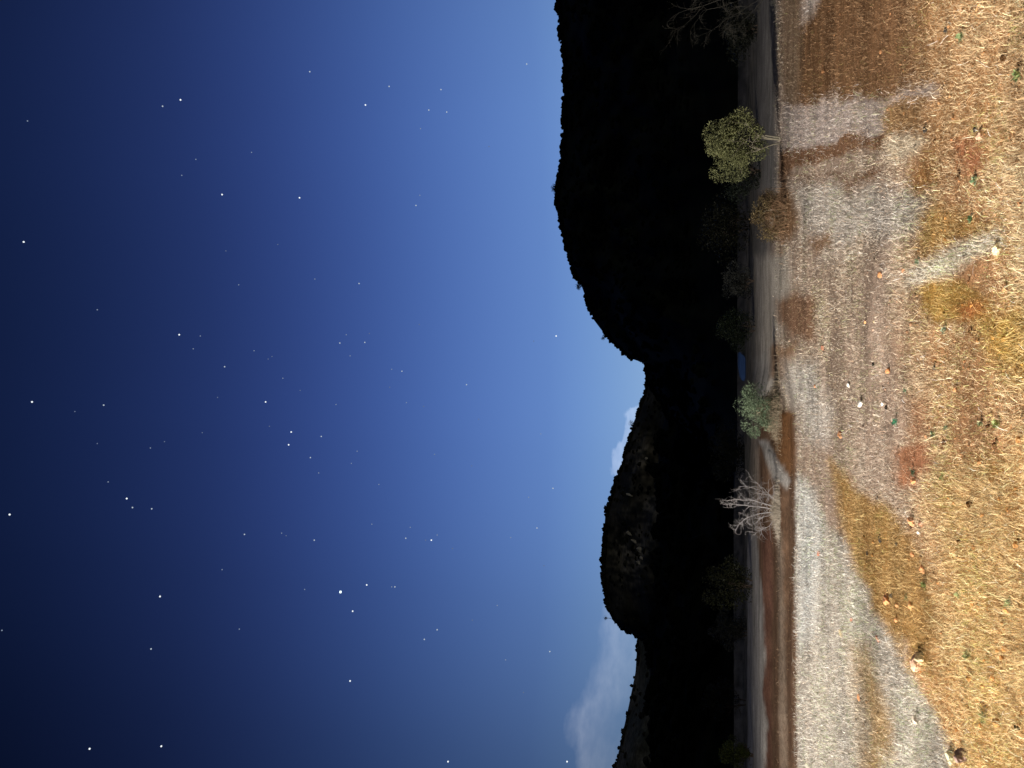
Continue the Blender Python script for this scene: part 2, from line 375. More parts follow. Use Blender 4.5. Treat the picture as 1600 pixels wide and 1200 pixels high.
def grow(acc, p, d, ln, r, depth, tips, rs, droop=0., spread=.6, kids=(2, 4), wig=.18, sides=5, rmin=.002, shrink=.62):
    n = 6; path = [p]; q = p.copy(); dd = d.copy(); drift = unit(rs.normal(0, 1, 3))*wig*.8
    for k in range(n):
        dd = unit(dd + rs.normal(0, wig, 3)*np.array((1, 1, .7)) + drift + np.array((0, 0, -droop)))
        q = q+dd*ln/n; path.append(q)
    rr = np.linspace(r, max(rmin, r*.45), n+1)
    acc.add(*tube(path, rr, sides if depth > 0 else 3))
    if depth == 0:
        tips.append((path[-1], dd)); tips.append((path[3], dd)); return
    nk = rs.integers(kids[0], kids[1]+1)
    for c in range(nk):
        k = int(rs.integers(2, n+1)); b = path[k]
        pv = unit(np.cross(dd, rs.normal(0, 1, 3))); nd = unit(dd*(1.15-.5*spread) + pv*spread*rs.uniform(.7, 1.5) + np.array((0, 0, .1 if droop <= 0 else 0)))
        grow(acc, b, nd, ln*shrink*rs.uniform(.7, 1.15), max(rmin, rr[k]*.7), depth-1, tips, rs, droop, spread, kids, wig, sides, rmin, shrink)
    tips.append((path[-1], dd))
def leafmesh(P_, size, rs, cols, updown=.3, npp=1):
    n = len(P_); nrm = rs.normal(0, 1, (n, 3)); nrm[:, 2] = np.abs(nrm[:, 2])+updown; nrm /= np.linalg.norm(nrm, axis=1)[:, None]
    a = np.cross(nrm, rs.normal(0, 1, (n, 3))); a /= np.linalg.norm(a, axis=1)[:, None]; b = np.cross(nrm, a)
    s = (size*rs.uniform(.6, 1.4, n))[:, None]
    V = np.stack([P_-a*s, P_+b*s*.45+nrm*s*.12, P_+a*s, P_-b*s*.45+nrm*s*.12], 1).reshape(-1, 3)
    return V, np.arange(4*n).reshape(-1, 4), np.repeat(cols, 4, 0)
leaf_m = attr_mat('leaf', .55, .3, trans=.25)
bark_pale = plain('bark_pale', (.30, .26, .21), .9, .3, 20)
bark_dark = plain('bark_dark', (.06, .045, .035), .9, .3, 20)
bark_white = plain('bark_white', (.31, .295, .30), .8, .2, 40)

def leafy(name, base, H, Wd, cz, c1, c2, nleaf, lsize, seed, label, cat, stems=3, trunk_r=.04, trunk_m=None, group=None, lumps=34, trunkh=.25, flat=1.0, twigcol=None, part='branch'):
    rs = np.random.default_rng(seed); root = empty(name, base); tag(root, label, cat, group)
    acc = Acc(); tips = []
    th = H*trunkh
    for s in range(stems):
        a = rs.uniform(0, 6.28); q = np.array([math.cos(a)*.06*Wd, math.sin(a)*.06*Wd, -.05])
        d = unit(np.array([math.cos(a)*.22, math.sin(a)*.22, 1.]))
        n = 5; path = [q]
        for k in range(n): d = unit(d+rs.normal(0, .07, 3)); path.append(path[-1]+d*(th+.05)/n*1.1)
        tr = Acc(); tr.add(*tube(path, np.linspace(trunk_r, trunk_r*.7, n+1), 7)); tr.build('trunk', trunk_m or bark_pale, root)
        for k in range(3):
            dd = unit(d + rs.normal(0, .45, 3)); grow(acc, path[-1], dd, H*.24, trunk_r*.6, 2, tips, rs, 0, .6, (2, 3), .14, 5, .0025*H)
    acc.build(part, trunk_m or bark_pale, root)
    # lumpy crown volume of small leaves
    cen = []; rad_ = []
    for k in range(lumps):
        v = unit(rs.normal(0, 1, 3)); rr = rs.uniform(.35, .82)
        c = np.array([v[0]*Wd/2*rr, v[1]*Wd/2*rr*flat, cz + v[2]*(H-cz)*rr])
        c[2] = max(c[2], th*.7); cen.append(c); rad_.append(rs.uniform(.10, .22)*Wd)
    cen = np.array(cen); rad_ = np.array(rad_)
    k = rs.integers(0, lumps, nleaf); v = rs.normal(0, 1, (nleaf, 3)); v /= np.linalg.norm(v, axis=1)[:, None]
    rr = rs.uniform(.25, 1.08, nleaf)**.5
    P_ = cen[k] + v*rr[:, None]*rad_[k][:, None]; P_[:, 2] = np.maximum(P_[:, 2], .03)
    mixv = np.clip(hsh(k.astype(float), 3., seed)*.7 + rs.random(nleaf)*.4, 0, 1)[:, None]
    cols = np.array(c1)*(1-mixv) + np.array(c2)*mixv
    V, Fq_, cc_ = leafmesh(P_, lsize, rs, cols)
    o = mk('crown', V, [Fq_], leaf_m, root, tint=cc_, smooth=False); o['kind'] = 'stuff'
    return root

def place(px, py):
    return at(px, py)
b = place(1219, 222)
leafy('small_tree', b, 2.75, 2.15, 1.45, (.10, .11, .05), (.17, .18, .08), 11000, .034, 11,
      'round leafy olive tree on thin stems at the far edge of the lit field', 'tree', 4, .026, plain('bark_brown', (.16, .145, .11), .9, .3, 20), lumps=27, trunkh=.22)
b = place(1236, 642)
leafy('green_shrub', b, 1.50, 2.0, .55, (.085, .13, .08), (.23, .30, .19), 7500, .030, 23,
      'dense grey green shrub with twiggy brown skirt beside the orange bank', 'shrub', 5, .02, lumps=24, trunkh=.08)
b = place(1228, 334)
leafy('brown_shrub', b, 1.15, 1.5, .45, (.06, .04, .022), (.17, .13, .06), 4200, .028, 33,
      'low brownish shrub with yellow tips, near the leafy olive tree', 'shrub', 4, .016, lumps=15, trunkh=.12, flat=.8)

def bare(name, base, stems, seed, m, label, cat, depth=3, rad0=.022, kids=(3, 4), droop=0., wig=.16, spread=.65, rmin=.0035, shrink=.55, skirt=0, skirt_r=.5, skirt_c=(.45, .40, .33)):
    rs = np.random.default_rng(seed); root = empty(name, base); tag(root, label, cat)
    for (dx, dz, ln, rr) in stems:
        acc = Acc(); tips = []
        d = unit(np.array([dx, rs.uniform(-.25, .25), dz])); 
        grow(acc, np.array([dx*.05, 0, -.04]), d, ln, rad0*rr, depth, tips, rs, droop, spread, kids, wig, 6, rmin, shrink)
        acc.build('branch', m, root)
    if skirt:
        n = skirt; a = rs.uniform(0, 6.28, n); r0 = np.abs(rs.normal(0, skirt_r*.45, n)); ph = rs.uniform(0, 6.28, n); e = rs.uniform(.1, 1.5, n)
        p = np.stack([np.cos(a)*r0, np.sin(a)*r0, np.zeros(n)], 1); L_ = rs.uniform(.12, .42, n)*(1-.4*r0/skirt_r)
        Vs = []; side = np.stack([-np.sin(ph), np.cos(ph), rs.normal(0, .3, n)], 1)*.0045
        q = p.copy(); V3 = [p-side, p+side]
        for s in range(2):
            q = q+np.stack([np.cos(ph)*np.cos(e), np.sin(ph)*np.cos(e), np.sin(e)], 1)*(L_/2)[:, None]; e = e-.5; ph = ph+rs.normal(0, .5, n); 
            if s == 0: V3 += [q-side*.8, q+side*.8]
        V3.append(q); V = np.stack(V3, 1).reshape(-1, 3); b_ = (np.arange(n)*5)[:, None]
        cols = np.array(skirt_c)*np.exp(rs.normal(0, .25, n))[:, None]
        o = mk('dead_twigs', V, [np.concatenate([b_, b_+1, b_+3, b_+2], 1), np.concatenate([b_+2, b_+3, b_+4], 1)], grass_m, root, tint=np.repeat(np.clip(cols, 0, .9), 5, 0), smooth=False)
        o['kind'] = 'stuff'
    return root
def bare_shrub(base, stems, seed, label):
    rs = np.random.default_rng(seed); root = bare('bare_shrub', base, [], seed, None, label, 'shrub', skirt=5200, skirt_r=1.0)
    for x0, x1, x2, h1, h2, r0 in stems:       # three-point bows, seen from the field: foot, knee, tip
        acc = Acc(); t = np.linspace(0, 1, 12)[:, None]; yb = rs.uniform(-.35, .35)
        path = (1-t)**2*np.array([x0*.3, 0, -.05]) + 2*t*(1-t)*np.array([x1, yb*.6, h1]) + t*t*np.array([x2, yb, h2]) + rs.normal(0, .012, (12, 3))
        acc.add(*tube(path, np.linspace(r0, r0*.3, 12), 6))
        for k in range(int(7+9*h2)):
            f = rs.uniform(.18, 1); i = min(int(f*11), 10); p = path[i]*(1-f*11+i)+path[i+1]*(f*11-i); tg = unit(path[i+1]-path[i])
            pv = unit(np.cross(tg, rs.normal(0, 1, 3))); d = unit(tg*.5+pv+np.array((0, 0, .15))); ln = rs.uniform(.2, .62)*(1.35-.75*f)
            q = [p]; dd = d; bend = rs.normal(0, .16, 3)
            for j in range(5): dd = unit(dd+bend+rs.normal(0, .1, 3)); q.append(q[-1]+dd*ln/5)
            rr = max(.0055, r0*.38*(1-f*.5)); acc.add(*tube(q, np.linspace(rr, .0032, 6), 4))
            for m in range(rs.integers(2, 6)):
                jj = rs.integers(1, 6); pv = unit(rs.normal(0, 1, 3)); d3 = unit(dd*.5+pv); l3 = rs.uniform(.08, .26)
                acc.add(*tube([q[jj], q[jj]+d3*l3*.5, q[jj]+unit(d3+rs.normal(0, .25, 3))*l3], [.0032, .0026, .002], 3))
        acc.build('branch', bark_white, root)
bare_shrub(place(1238, 800), [(.10, .45, .28, .7, 1.62, .021), (.02, .18, .10, .8, 1.75, .02), (-.05, -.05, -.78, 1.15, 1.38, .019), (.2, .8, .75, .35, 1.25, .013),
    (.25, .7, 1.0, .3, .85, .010), (-.15, -.6, -.75, .3, .75, .010), (.0, -.25, -.3, .5, 1.0, .010)], 52,
    'leafless white branched shrub with tangled twigs at the gully edge')
b = place(1212, -22)
bare('bare_tree', b, [(-.2, 1, 2.5, 1.2), (.1, 1, 3.0, 1.4), (-.42, .9, 2.1, 1.0), (.5, .9, 2.2, 1.0), (-.6, .7, 1.7, .8)], 77, plain('bark_grey', (.04, .038, .032), .9, .3, 20),
     'wispy leafless tree with arching branches, cut off at the far right edge of the field', 'tree', 3, .012, (4, 7), .05, .09, .6, .0025, .45, 900, 1.0, (.10, .095, .08))
# twiggy brown skirt under the green shrub
def twig_skirt(root, n, rx, hz, seed, c):
    rs = np.random.default_rng(seed)
    a = rs.uniform(0, 6.28, n); r0 = rx*np.clip(np.abs(rs.normal(0, .55, n)), 0, 1.6)*(1+.3*np.sin(a*3+1)); z0 = rs.uniform(0, hz*.7, n)*np.clip(1-r0/rx, 0, 1)
    p = np.stack([np.cos(a)*r0, np.sin(a)*r0, z0], 1); ph = rs.uniform(0, 6.28, n); e = rs.uniform(-.3, 1.4, n); L_ = rs.uniform(.1, .3, n)
    q = p+np.stack([np.cos(ph)*np.cos(e), np.sin(ph)*np.cos(e), np.abs(np.sin(e))], 1)*L_[:, None]
    side = np.stack([-np.sin(ph), np.cos(ph), rs.normal(0, .4, n)], 1)*.005
    V = np.stack([p-side, p+side, q], 1).reshape(-1, 3); cols = np.array(c)*np.exp(rs.normal(0, .3, n))[:, None]
    o = mk('dead_twigs', V, [np.arange(3*n).reshape(-1, 3)], grass_m, root, tint=np.repeat(np.clip(cols, 0, .9), 3, 0), smooth=False); o['kind'] = 'stuff'
for o in list(bpy.data.objects):
    if o.name == 'green_shrub': twig_skirt(o, 6500, 1.1, 1.0, 5, (.30, .25, .18))
    if o.name == 'brown_shrub': twig_skirt(o, 3500, .95, .8, 6, (.24, .15, .09))

# shrubs standing where the light runs out, the dimness put into their leaf colours
dim = [
 (455, 52, 2.3, 2.9, (.09, .10, .09), (.17, .18, .16), 'hazy grey round shrub behind the pale flat, dim in the dark'),
 (522, 50, 2.3, 3.2, (.02, .035, .015), (.05, .08, .03), 'dark green shrub to the side of the far blue water'),
 (885, 44, 3.0, 3.4, (.035, .04, .012), (.08, .09, .025), 'dark olive dome shrub behind the leafless white shrub'),
 (1130, 42, 1.9, 1.9, (.09, .12, .015), (.18, .22, .03), 'yellow green shrub standing behind the pale track'),
 (300, 40, 1.9, 2.7, (.03, .045, .03), (.06, .085, .05), 'dark green low shrub between the olive tree and the brown shrub'),
 (372, 62, 4.2, 6.0, (.03, .035, .015), (.06, .065, .03), 'broad nearly black tree behind the brown shrub'),
 (955, 58, 2.9, 3.6, (.07, .08, .07), (.13, .14, .12), 'dim grey shrub beyond the pale track'),
 (1055, 64, 3.6, 3.2, (.03, .04, .015), (.05, .06, .03), 'dark upright shrub beyond the track, beside the yellow green one'),
 (95, 45, 1.9, 3.6, (.03, .035, .02), (.05, .06, .03), 'low dark shrub at the far right edge of the field near the bare tree'),
 (1190, 60, 2.2, 3.2, (.05, .08, .12), (.09, .13, .17), 'bluish dark shrub at the left end of the pale track'),
 (700, 75, 3.3, 6.5, (.02, .025, .015), (.03, .04, .02), 'wide black thicket beyond the green shrub'),
]
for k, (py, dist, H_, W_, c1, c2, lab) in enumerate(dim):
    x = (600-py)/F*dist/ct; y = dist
    leafy('dark_shrub', (x, y, float(gh(x, y))), H_, W_, H_*.5, tuple(v*.25 for v in c1), tuple(v*.25 for v in c2), 4200, .04*W_/3+.02, 100+k, lab, 'shrub', 3, .05, bark_dark, lumps=24, trunkh=.1, group='dim shrubs beyond the lit field')  # leaf colours scaled down to stand in for the missing light

# ------------------------------------------------------------------ stream far behind
def water():
    c = []
    for (px, a, b_) in [(1153, 552, 572), (1156, 550, 588), (1159, 553, 594), (1163, 556, 596), (1165, 560, 590)]:
        u = (800-px)/F; dy = ct-u*st; dz = st+u*ct; t = (.03-CAMH)/dz
        c.append([((600-a)/F*t, dy*t), ((600-b_)/F*t, dy*t)])
    V = [(*p, .05) for r in c for p in r]; Fw = [(2*k, 2*k+1, 2*k+3, 2*k+2) for k in range(len(c)-1)]
    def f(t, b):
        b.inputs['Base Color'].default_value = (.02, .025, .03, 1); b.inputs['Roughness'].default_value = .45; b.inputs['IOR'].default_value = 1.33; b.inputs['Specular IOR Level'].default_value = .08
        n = nadd(t, 'ShaderNodeTexNoise', Scale=.9, Detail=4.0); bp = nadd(t, 'ShaderNodeBump', Strength=1.0, Distance=1.6)
        o = nadd(t, 'ShaderNodeTexCoord'); mp = nadd(t, 'ShaderNodeMapping'); mp.inputs['Scale'].default_value = (.3, .12, 1)
        t.links.new(o.outputs['Object'], mp.inputs[0]); t.links.new(mp.outputs[0], n.inputs['Vector'])
        t.links.new(n.outputs[0], bp.inputs['Height']); t.links.new(bp.outputs[0], b.inputs['Normal'])
    o = mk('water', V, [np.array(Fw)], mat('stream_water', f)); tag(o, 'faint blue strip of still water reflecting the gap between the hills', kind='structure')
water()

# ------------------------------------------------------------------ hills
def crest(prof, Dist):
    pts = []
    pr = np.array(prof, float); pys = np.arange(pr[0, 0], pr[-1, 0]+.1, 4.0); pxs = np.interp(pys, pr[:, 0], pr[:, 1])
    u = (800-pxs)/F; dx = (600-pys)/F; dy = ct-u*st; dz = st+u*ct
    t = Dist/np.hypot(dx, dy)
    return dx*t, dy*t, CAMH+dz*t, pys
def hill(name, prof, Dist, foot, back, c_lo, c_hi, seed, label, outcrop=None, rough=.05):
    cx, cy, cz, pys = crest(prof, Dist); n = len(cx); hd = np.hypot(cx, cy); ux, uy = cx/hd, cy/hd
    T = np.concatenate([np.linspace(0, 1, 46), 1+np.linspace(0, 1, 9)[1:]])
    V = []
    for t in T:
        if t <= 1:
            r = Dist-foot*(1-t); s = t**.92
        else:
            r = Dist+back*(t-1); s = 1-(t-1)**1.2
        bump_ = np.sin(np.pi*min(t, 1)) if t <= 1 else 0
        nzv = fbm(cx/Dist*9+seed, np.full(n, t*2.2), seed, 5)*bump_
        r2 = r + nzv*foot*.5
        z = np.maximum(cz, -3)*s - 1.0*(1-s) + nzv*cz*rough
        V.append(np.stack([ux*r2, uy*r2, z], 1))
    m = len(T); V = np.array(V)
    A, B = np.meshgrid(np.arange(m), pys, indexing='ij')
    nv = fbm(B/26, A/6., seed+5, 5)
    k = sst(-.15, .2, nv)[..., None]
    C = np.array(c_lo)*(1-k) + np.array(c_hi)*k
    if outcrop:
        for (apy, apx, spy, spx, cc) in outcrop:
            px, py = proj(V[..., 0], V[..., 1], V[..., 2])
            q = ((py-apy)/spy)**2 + ((px-apx)/spx)**2
            kk = (np.exp(-q)*sst(-.1, .15, fbm(py/5, px/9, 5, 3)))[..., None]
            kk[int(45):] = 0
            C = C*(1-kk)+np.array(cc)*kk
    i = np.arange(m-1)[:, None]*n; j = np.arange(n-1)[None]
    Fh = np.stack([i+j, i+j+1, i+n+j+1, i+n+j], -1).reshape(-1, 4)
    o = mk(name, V.reshape(-1, 3), [Fh[:, ::-1]], hill_m, tint=C.reshape(-1, 3))
    tag(o, label, kind='structure'); return V
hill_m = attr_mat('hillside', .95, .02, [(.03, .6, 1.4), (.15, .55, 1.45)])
RIGHT = [(-700, 930), (-500, 880), (-300, 850), (-150, 856), (-60, 862), (0, 868), (30, 873), (60, 876), (100, 882), (150, 881), (200, 880), (250, 878), (280, 872), (310, 869),
         (350, 876), (400, 888), (430, 897), (445, 908), (470, 917), (500, 928), (520, 943), (545, 968), (560, 985), (568, 1009), (600, 1013), (640, 1040), (690, 1090), (740, 1145)]
LEFT = [(480, 1120), (540, 1060), (575, 1014), (590, 1011), (620, 1005), (650, 994), (665, 988), (680, 985), (700, 978), (730, 970), (750, 961), (780, 952), (800, 946), (830, 944),
        (880, 940), (920, 942), (950, 948), (970, 958), (985, 975), (992, 990), (997, 1000), (1010, 1030), (1030, 1080), (1060, 1140)]
FAR = [(900, 1020), (960, 1000), (1000, 996), (1050, 993), (1100, 983), (1150, 972), (1200, 961), (1300, 945), (1500, 930), (1800, 940)]
LOW = [(590, 1150), (620, 1080), (650, 1040), (690, 1030), (750, 1028), (850, 1030), (950, 1026), (1000, 1014), (1100, 1018), (1200, 1022), (1400, 1020), (1800, 1010)]
vr = hill('hill', RIGHT, 350, 190, 160, (.0045, .006, .0055), (.010, .012, .009), 3, 'tall wooded hill shaded black in its colour, filling the right half of the skyline')  # shade of the unlit side is put into this near-black colour
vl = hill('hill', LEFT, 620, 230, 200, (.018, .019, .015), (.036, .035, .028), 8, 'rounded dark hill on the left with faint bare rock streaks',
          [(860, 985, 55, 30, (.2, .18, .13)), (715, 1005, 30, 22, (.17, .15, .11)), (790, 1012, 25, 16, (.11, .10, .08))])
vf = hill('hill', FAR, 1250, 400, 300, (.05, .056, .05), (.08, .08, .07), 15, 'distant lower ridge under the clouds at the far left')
vw = hill('hill', LOW, 430, 120, 100, (.003, .004, .003), (.006, .007, .005), 19, 'low wooded rise shaded black in its colour, in front of the left hill')  # valley shadow painted in as a near-black hillside colour

# scrub covering the hills: noisy little crowns, one mass
import bmesh
def ico(sub):
    bm = bmesh.new(); bmesh.ops.create_icosphere(bm, subdivisions=sub, radius=1); V = np.array([v.co[:] for v in bm.verts]); Fi = np.array([[v.index for v in f.verts] for f in bm.faces]); bm.free(); return V, Fi
I1 = ico(1); I2 = ico(2); I3 = ico(3)
def scrub(V, Dist, n_crest, n_face, s0, s1, name, label, seed, c):
    rs = np.random.default_rng(seed); m, n = V.shape[:2]; Vs = []; Fs = []; Cs = []; off = 0
    iv, fi = I1
    for k in range(n_crest+n_face):
        if k < n_crest: a = 45+rs.integers(-2, 1)
        else: a = rs.integers(6, 44)
        # crest bushes gather in clumps with gaps between them
        for _ in range(8):
            fb = rs.uniform(0, n-1.01)
            if k >= n_crest or float(fbm(np.array([fb*.18]), np.array([1.]), seed, 2)[0]) > rs.uniform(-.35, .15): break
        b0 = int(fb); t = fb-b0
        p = V[a, b0]*(1-t)+V[a, b0+1]*t
        s = (s0*np.exp(rs.normal(0, .4)))*(1 if k < n_crest else 1.4); s = min(s, s1)
        q = iv*np.array([s*rs.uniform(.8, 1.3), s, s*rs.uniform(.6, 1.1)])*(1+rs.normal(0, .2, (len(iv), 1))) + p + np.array([0, 0, s*.25])
        Vs.append(q); Fs.append(fi+off); off += len(q); Cs.append(np.repeat(np.array([c])*rs.uniform(.6, 1.4), len(q), 0))
    o = mk(name, np.vstack(Vs), [np.vstack(Fs)], hill_m, tint=np.vstack(Cs), smooth=False)
    tag(o, label, 'scrub', kind='stuff')
scrub(vr, 350, 2200, 1500, .7, 1.8, 'hill_scrub', 'dense dark scrub covering the tall right hill', 1, (.006, .008, .006))  # tint near-black like the hill, shade put into it
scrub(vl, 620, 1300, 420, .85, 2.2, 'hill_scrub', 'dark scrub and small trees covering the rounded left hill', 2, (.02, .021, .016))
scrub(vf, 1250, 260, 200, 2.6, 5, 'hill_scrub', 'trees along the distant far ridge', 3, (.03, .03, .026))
scrub(vw, 430, 260, 500, 2.0, 4.5, 'hill_scrub', 'woodland shaded black in its colour on the low rise before the left hill', 4, (.004, .005, .004))  # tint carries the same painted valley shadow as the rise

# single trees that stand out on the skyline
def sky_tree(px, py, Dist, H_, seed, label, dense=1.):
    u = (800-px)/F; dx = (600-py)/F; dy = ct-u*st; dz = st+u*ct; t = Dist/math.hypot(dx, dy)
    base = (dx*t, dy*t, CAMH+dz*t-1.0)
    rs = np.random.default_rng(seed); root = empty('ridge_tree', base); tag(root, label, 'tree', 'single trees on the skyline')
    tr = Acc(); tips = []; tr.add(*tube([(0, 0, -1), (.1, 0, H_*.3), (0, 0, H_*.5)], [.2, .15, .1], 5)); tr.build('trunk', bark_dark, root)
    a = Acc()
    for k in range(5): grow(a, np.array([0, 0, H_*.35]), unit(np.array([rs.normal(0, .6), rs.normal(0, .5), 1])), H_*.42, .11, 2, tips, rs, 0, .7, (2, 3), .15, 4, .05)
    a.build('branch', bark_dark, root)
    P_ = np.array([p for p, d in tips]); n = int(420*dense); P_ = P_[rs.integers(0, len(P_), n)]+rs.normal(0, .09*H_, (n, 3))
    V, Fq_, cc_ = leafmesh(P_, .22, rs, np.repeat(np.array([(.015, .02, .012)]), n, 0)); o = mk('crown', V, [Fq_], leaf_m, root, tint=cc_, smooth=False); o['kind'] = 'stuff'
sky_tree(873, 296, 349, 4.2, 1, 'rounded small tree at the highest point of the tall hill')
sky_tree(911, 447, 348, 4.4, 2, 'airy small tree with see-through crown halfway down the tall hill skyline', .7)
sky_tree(948, 527, 348, 3.6, 3, 'thin twiggy tree low on the falling skyline of the tall hill', .45)
sky_tree(984, 552, 348, 3.6, 4, 'lopsided tree just above the notch between the hills', .8)
sky_tree(882, 232, 349, 2.8, 5, 'small knobby tree on the flat skyline right of the summit')
sky_tree(993, 662, 618, 7.0, 6, 'lone tree on the near slope of the left hill skyline')
sky_tree(951, 966, 618, 4.6, 7, 'small tree on the round end of the left hill skyline', .6)

# pale bare rock ribs on the left hill
rock_dim = plain('pale_cliff', (.34, .31, .23), .95, .3, .2, .05)
ribs = [(985, 835, 14, 5, 'longest'), (993, 846, 17, 5, ''), (1001, 858, 13, 7, ''), (998, 880, 10, 4, ''), (1004, 872, 7, 4, ''), (983, 773, 12, 3, ''), (1009, 718, 6, 5, '')]
riblab = ['narrow pale rock rib high on the left hill, uppermost of the streaks', 'long pale rock rib in the middle of the left hill streaks', 'broad pale rock slab on the left hill, in the middle of the streaks',
          'yellowish rock slab at the outer end of the streaks', 'small rock knob between two pale slabs on the left hill', 'thin curved rock line alone high on the left hill', 'short pale rock patch near the notch end of the left hill']
for k, ((px, py, lpx, wpy, _), lab) in enumerate(zip(ribs, riblab)):
    P3 = vl[:46].reshape(-1, 3); qx, qy = proj(P3[:, 0], P3[:, 1], P3[:, 2]); idx = np.argmin((qx-px)**2+(qy-py)**2); p = P3[idx]
    rs = np.random.default_rng(300+k); iv, fi = I2; sc_ = 600/F
    V = iv*(1+rs.normal(0, .12, (len(iv), 1))); V = V*np.array([wpy*sc_*.5, 3.0, lpx*sc_*.5])
    V[:, 1] += V[:, 2]*1.6
    o = mk('rock_outcrop', V, [fi], rock_dim, smooth=False, loc=p); tag(o, lab, 'rock', 'rock ribs on the left hill')

# ------------------------------------------------------------------ stones lying in the grass
stone_c = {'orange': (.62, .28, .12), 'red': (.40, .17, .10), 'pink': (.60, .38, .26), 'white': (.80, .76, .70), 'tan': (.62, .50, .32), 'cream': (.80, .68, .42), 'dark': (.03, .025, .02), 'purple': (.30, .20, .17), 'lichen': (.55, .55, .36)}
stone_m = {k: plain('stone_'+k, v, .85, .25, 45, .25, .5) for k, v in stone_c.items()}
stones = [ # px, py, width px, height ratio, elongation, colour, label
 (1377, 428, 11, .8, 1.1, 'orange', 'round orange stone alone in grey brown grass, below the dark grey shrub'),
 (1389, 579, 11, .5, 1.5, 'orange', 'orange stone with a pointed tail in the middle of the field'),
 (1353, 503, 6, .6, 1.0, 'orange', 'small pale orange pebble, one of two near the middle of the field'),
 (1366, 502, 5, .6, 1.0, 'tan', 'tan pebble just nearer than the pale orange pebble'),
 (1413, 423, 8, .5, 1.2, 'orange', 'small orange stone at the tip of the white grass patch'),
 (1327, 602, 9, .4, 2.2, 'white', 'slim white stone shard standing beyond the white triangular stone'),
 (1346, 630, 13, .5, 1.5, 'white', 'white triangular stone in the middle of the field'),
 (1381, 631, 8, .6, 1.2, 'white', 'small white stone beside a dark twig, nearer than the triangular one'),
 (1386, 637, 7, .6, 1.0, 'dark', 'dark stone beside the small white stone'),
 (1275, 603, 6, .6, 1.0, 'orange', 'tiny orange stone in the pale grass before the green shrub'),
 (1287, 543, 8, .6, 1.1, 'red', 'reddish stone in front of the far blue water'),
 (1315, 680, 12, .6, 1.0, 'orange', 'flat orange stone in grass in front of the green shrub'),
 (1430, 752, 9, .8, 1.0, 'orange', 'round light orange stone with black hollow at the red bare patch'),
 (1427, 816, 15, .7, 1.2, 'orange', 'large orange stone paired with a brown one at the wedge edge'),
 (1440, 818, 12, .5, 1.1, 'red', 'brown stone touching the large orange stone'),
 (1436, 832, 8, .5, 1.2, 'white', 'white chip beside the brown and orange stone pair'),
 (1281, 865, 8, .6, 1.0, 'red', 'reddish brown stone alone in the whitest grass'),
 (1427, 866, 10, .5, 1.3, 'orange', 'dull orange stone nearer than the dark hollows in golden grass'),
 (1443, 890, 12, .7, 1.1, 'orange', 'orange stone with a sharp shadow on golden grass'),
 (1389, 936, 18, .6, 1.1, 'orange', 'biggest orange stone of the cluster in the golden wedge'),
 (1403, 945, 9, .5, 1.3, 'orange', 'small orange stone touching the biggest orange stone'),
 (1424, 946, 12, .5, 1.4, 'orange', 'orange stone a step nearer than the orange cluster'),
 (1335, 944, 12, .3, 2.4, 'white', 'long thin white shard in the pale grass beside the golden wedge'),
 (1316, 990, 12, .6, 1.1, 'tan', 'pale tan stone half sunk in the pale grass'),
 (1332, 968, 8, .5, 1.0, 'red', 'small red stone between the white shard and the tan stone'),
 (1373, 998, 10, .5, 1.4, 'red', 'reddish stone on the edge of pale grass and golden wedge'),
 (1402, 968, 9, .5, 1.0, 'orange', 'small orange stone beside the dark tuft in the golden wedge'),
 (1344, 1090, 9, .6, 1.1, 'orange', 'orange stone in the brown streak of the pale grass'),
 (1437, 1036, 26, .6, 1.2, 'pink', 'large pink stone with a cream top and black shadow'),
 (1442, 1028, 14, 1.0, 1.0, 'cream', 'cream stone leaning on the large pink stone'),
 (1489, 1184, 22, .6, 1.2, 'lichen', 'greenish white mottled stone at the near left corner'),
 (1509, 1184, 24, .8, 1.0, 'purple', 'purplish brown stone with pointed shadow at the near left corner'),
 (1561, 389, 17, .7, 1.1, 'cream', 'cream yellow stone nearest the viewer on the right'),
 (1533, 211, 15, .5, 1.3, 'pink', 'pale pink stone beyond the red bare patch on the right'),
 (1526, 203, 10, .6, 1.0, 'dark', 'dark stone against the pale pink stone'),
 (1479, 47, 9, .6, 1.0, 'dark', 'dark stone on the orange soil strip at the right'),
 (1447, 202, 9, .6, 1.2, 'dark', 'dark stone at the near end of the pale strip'),
 (1376, 842, 11, .45, 1.2, 'dark', 'larger dark stone standing in for a burrow hole in the golden wedge'),  # dark stone added in place of a burrow hole, likewise those below in the wedge
 (1402, 849, 8, .45, 1.0, 'dark', 'small dark stone standing in for a burrow hole, nearer than the larger one'),
 (1356, 865, 8, .45, 1.0, 'dark', 'farthest small dark stone standing in for a burrow hole in the golden wedge'),
 (1372, 777, 8, .45, 1.0, 'dark', 'dark stone standing in for a burrow hole at the far border of the golden wedge'),
 (1394, 930, 8, .5, 1.0, 'dark', 'dark stone behind the biggest orange stone'),
 (1365, 570, 7, .5, 1.4, 'dark', 'dark chip farther than the orange stone with a tail'),
 (1461, 575, 8, .4, 2.0, 'dark', 'long dark chip in the near middle grass'),
]
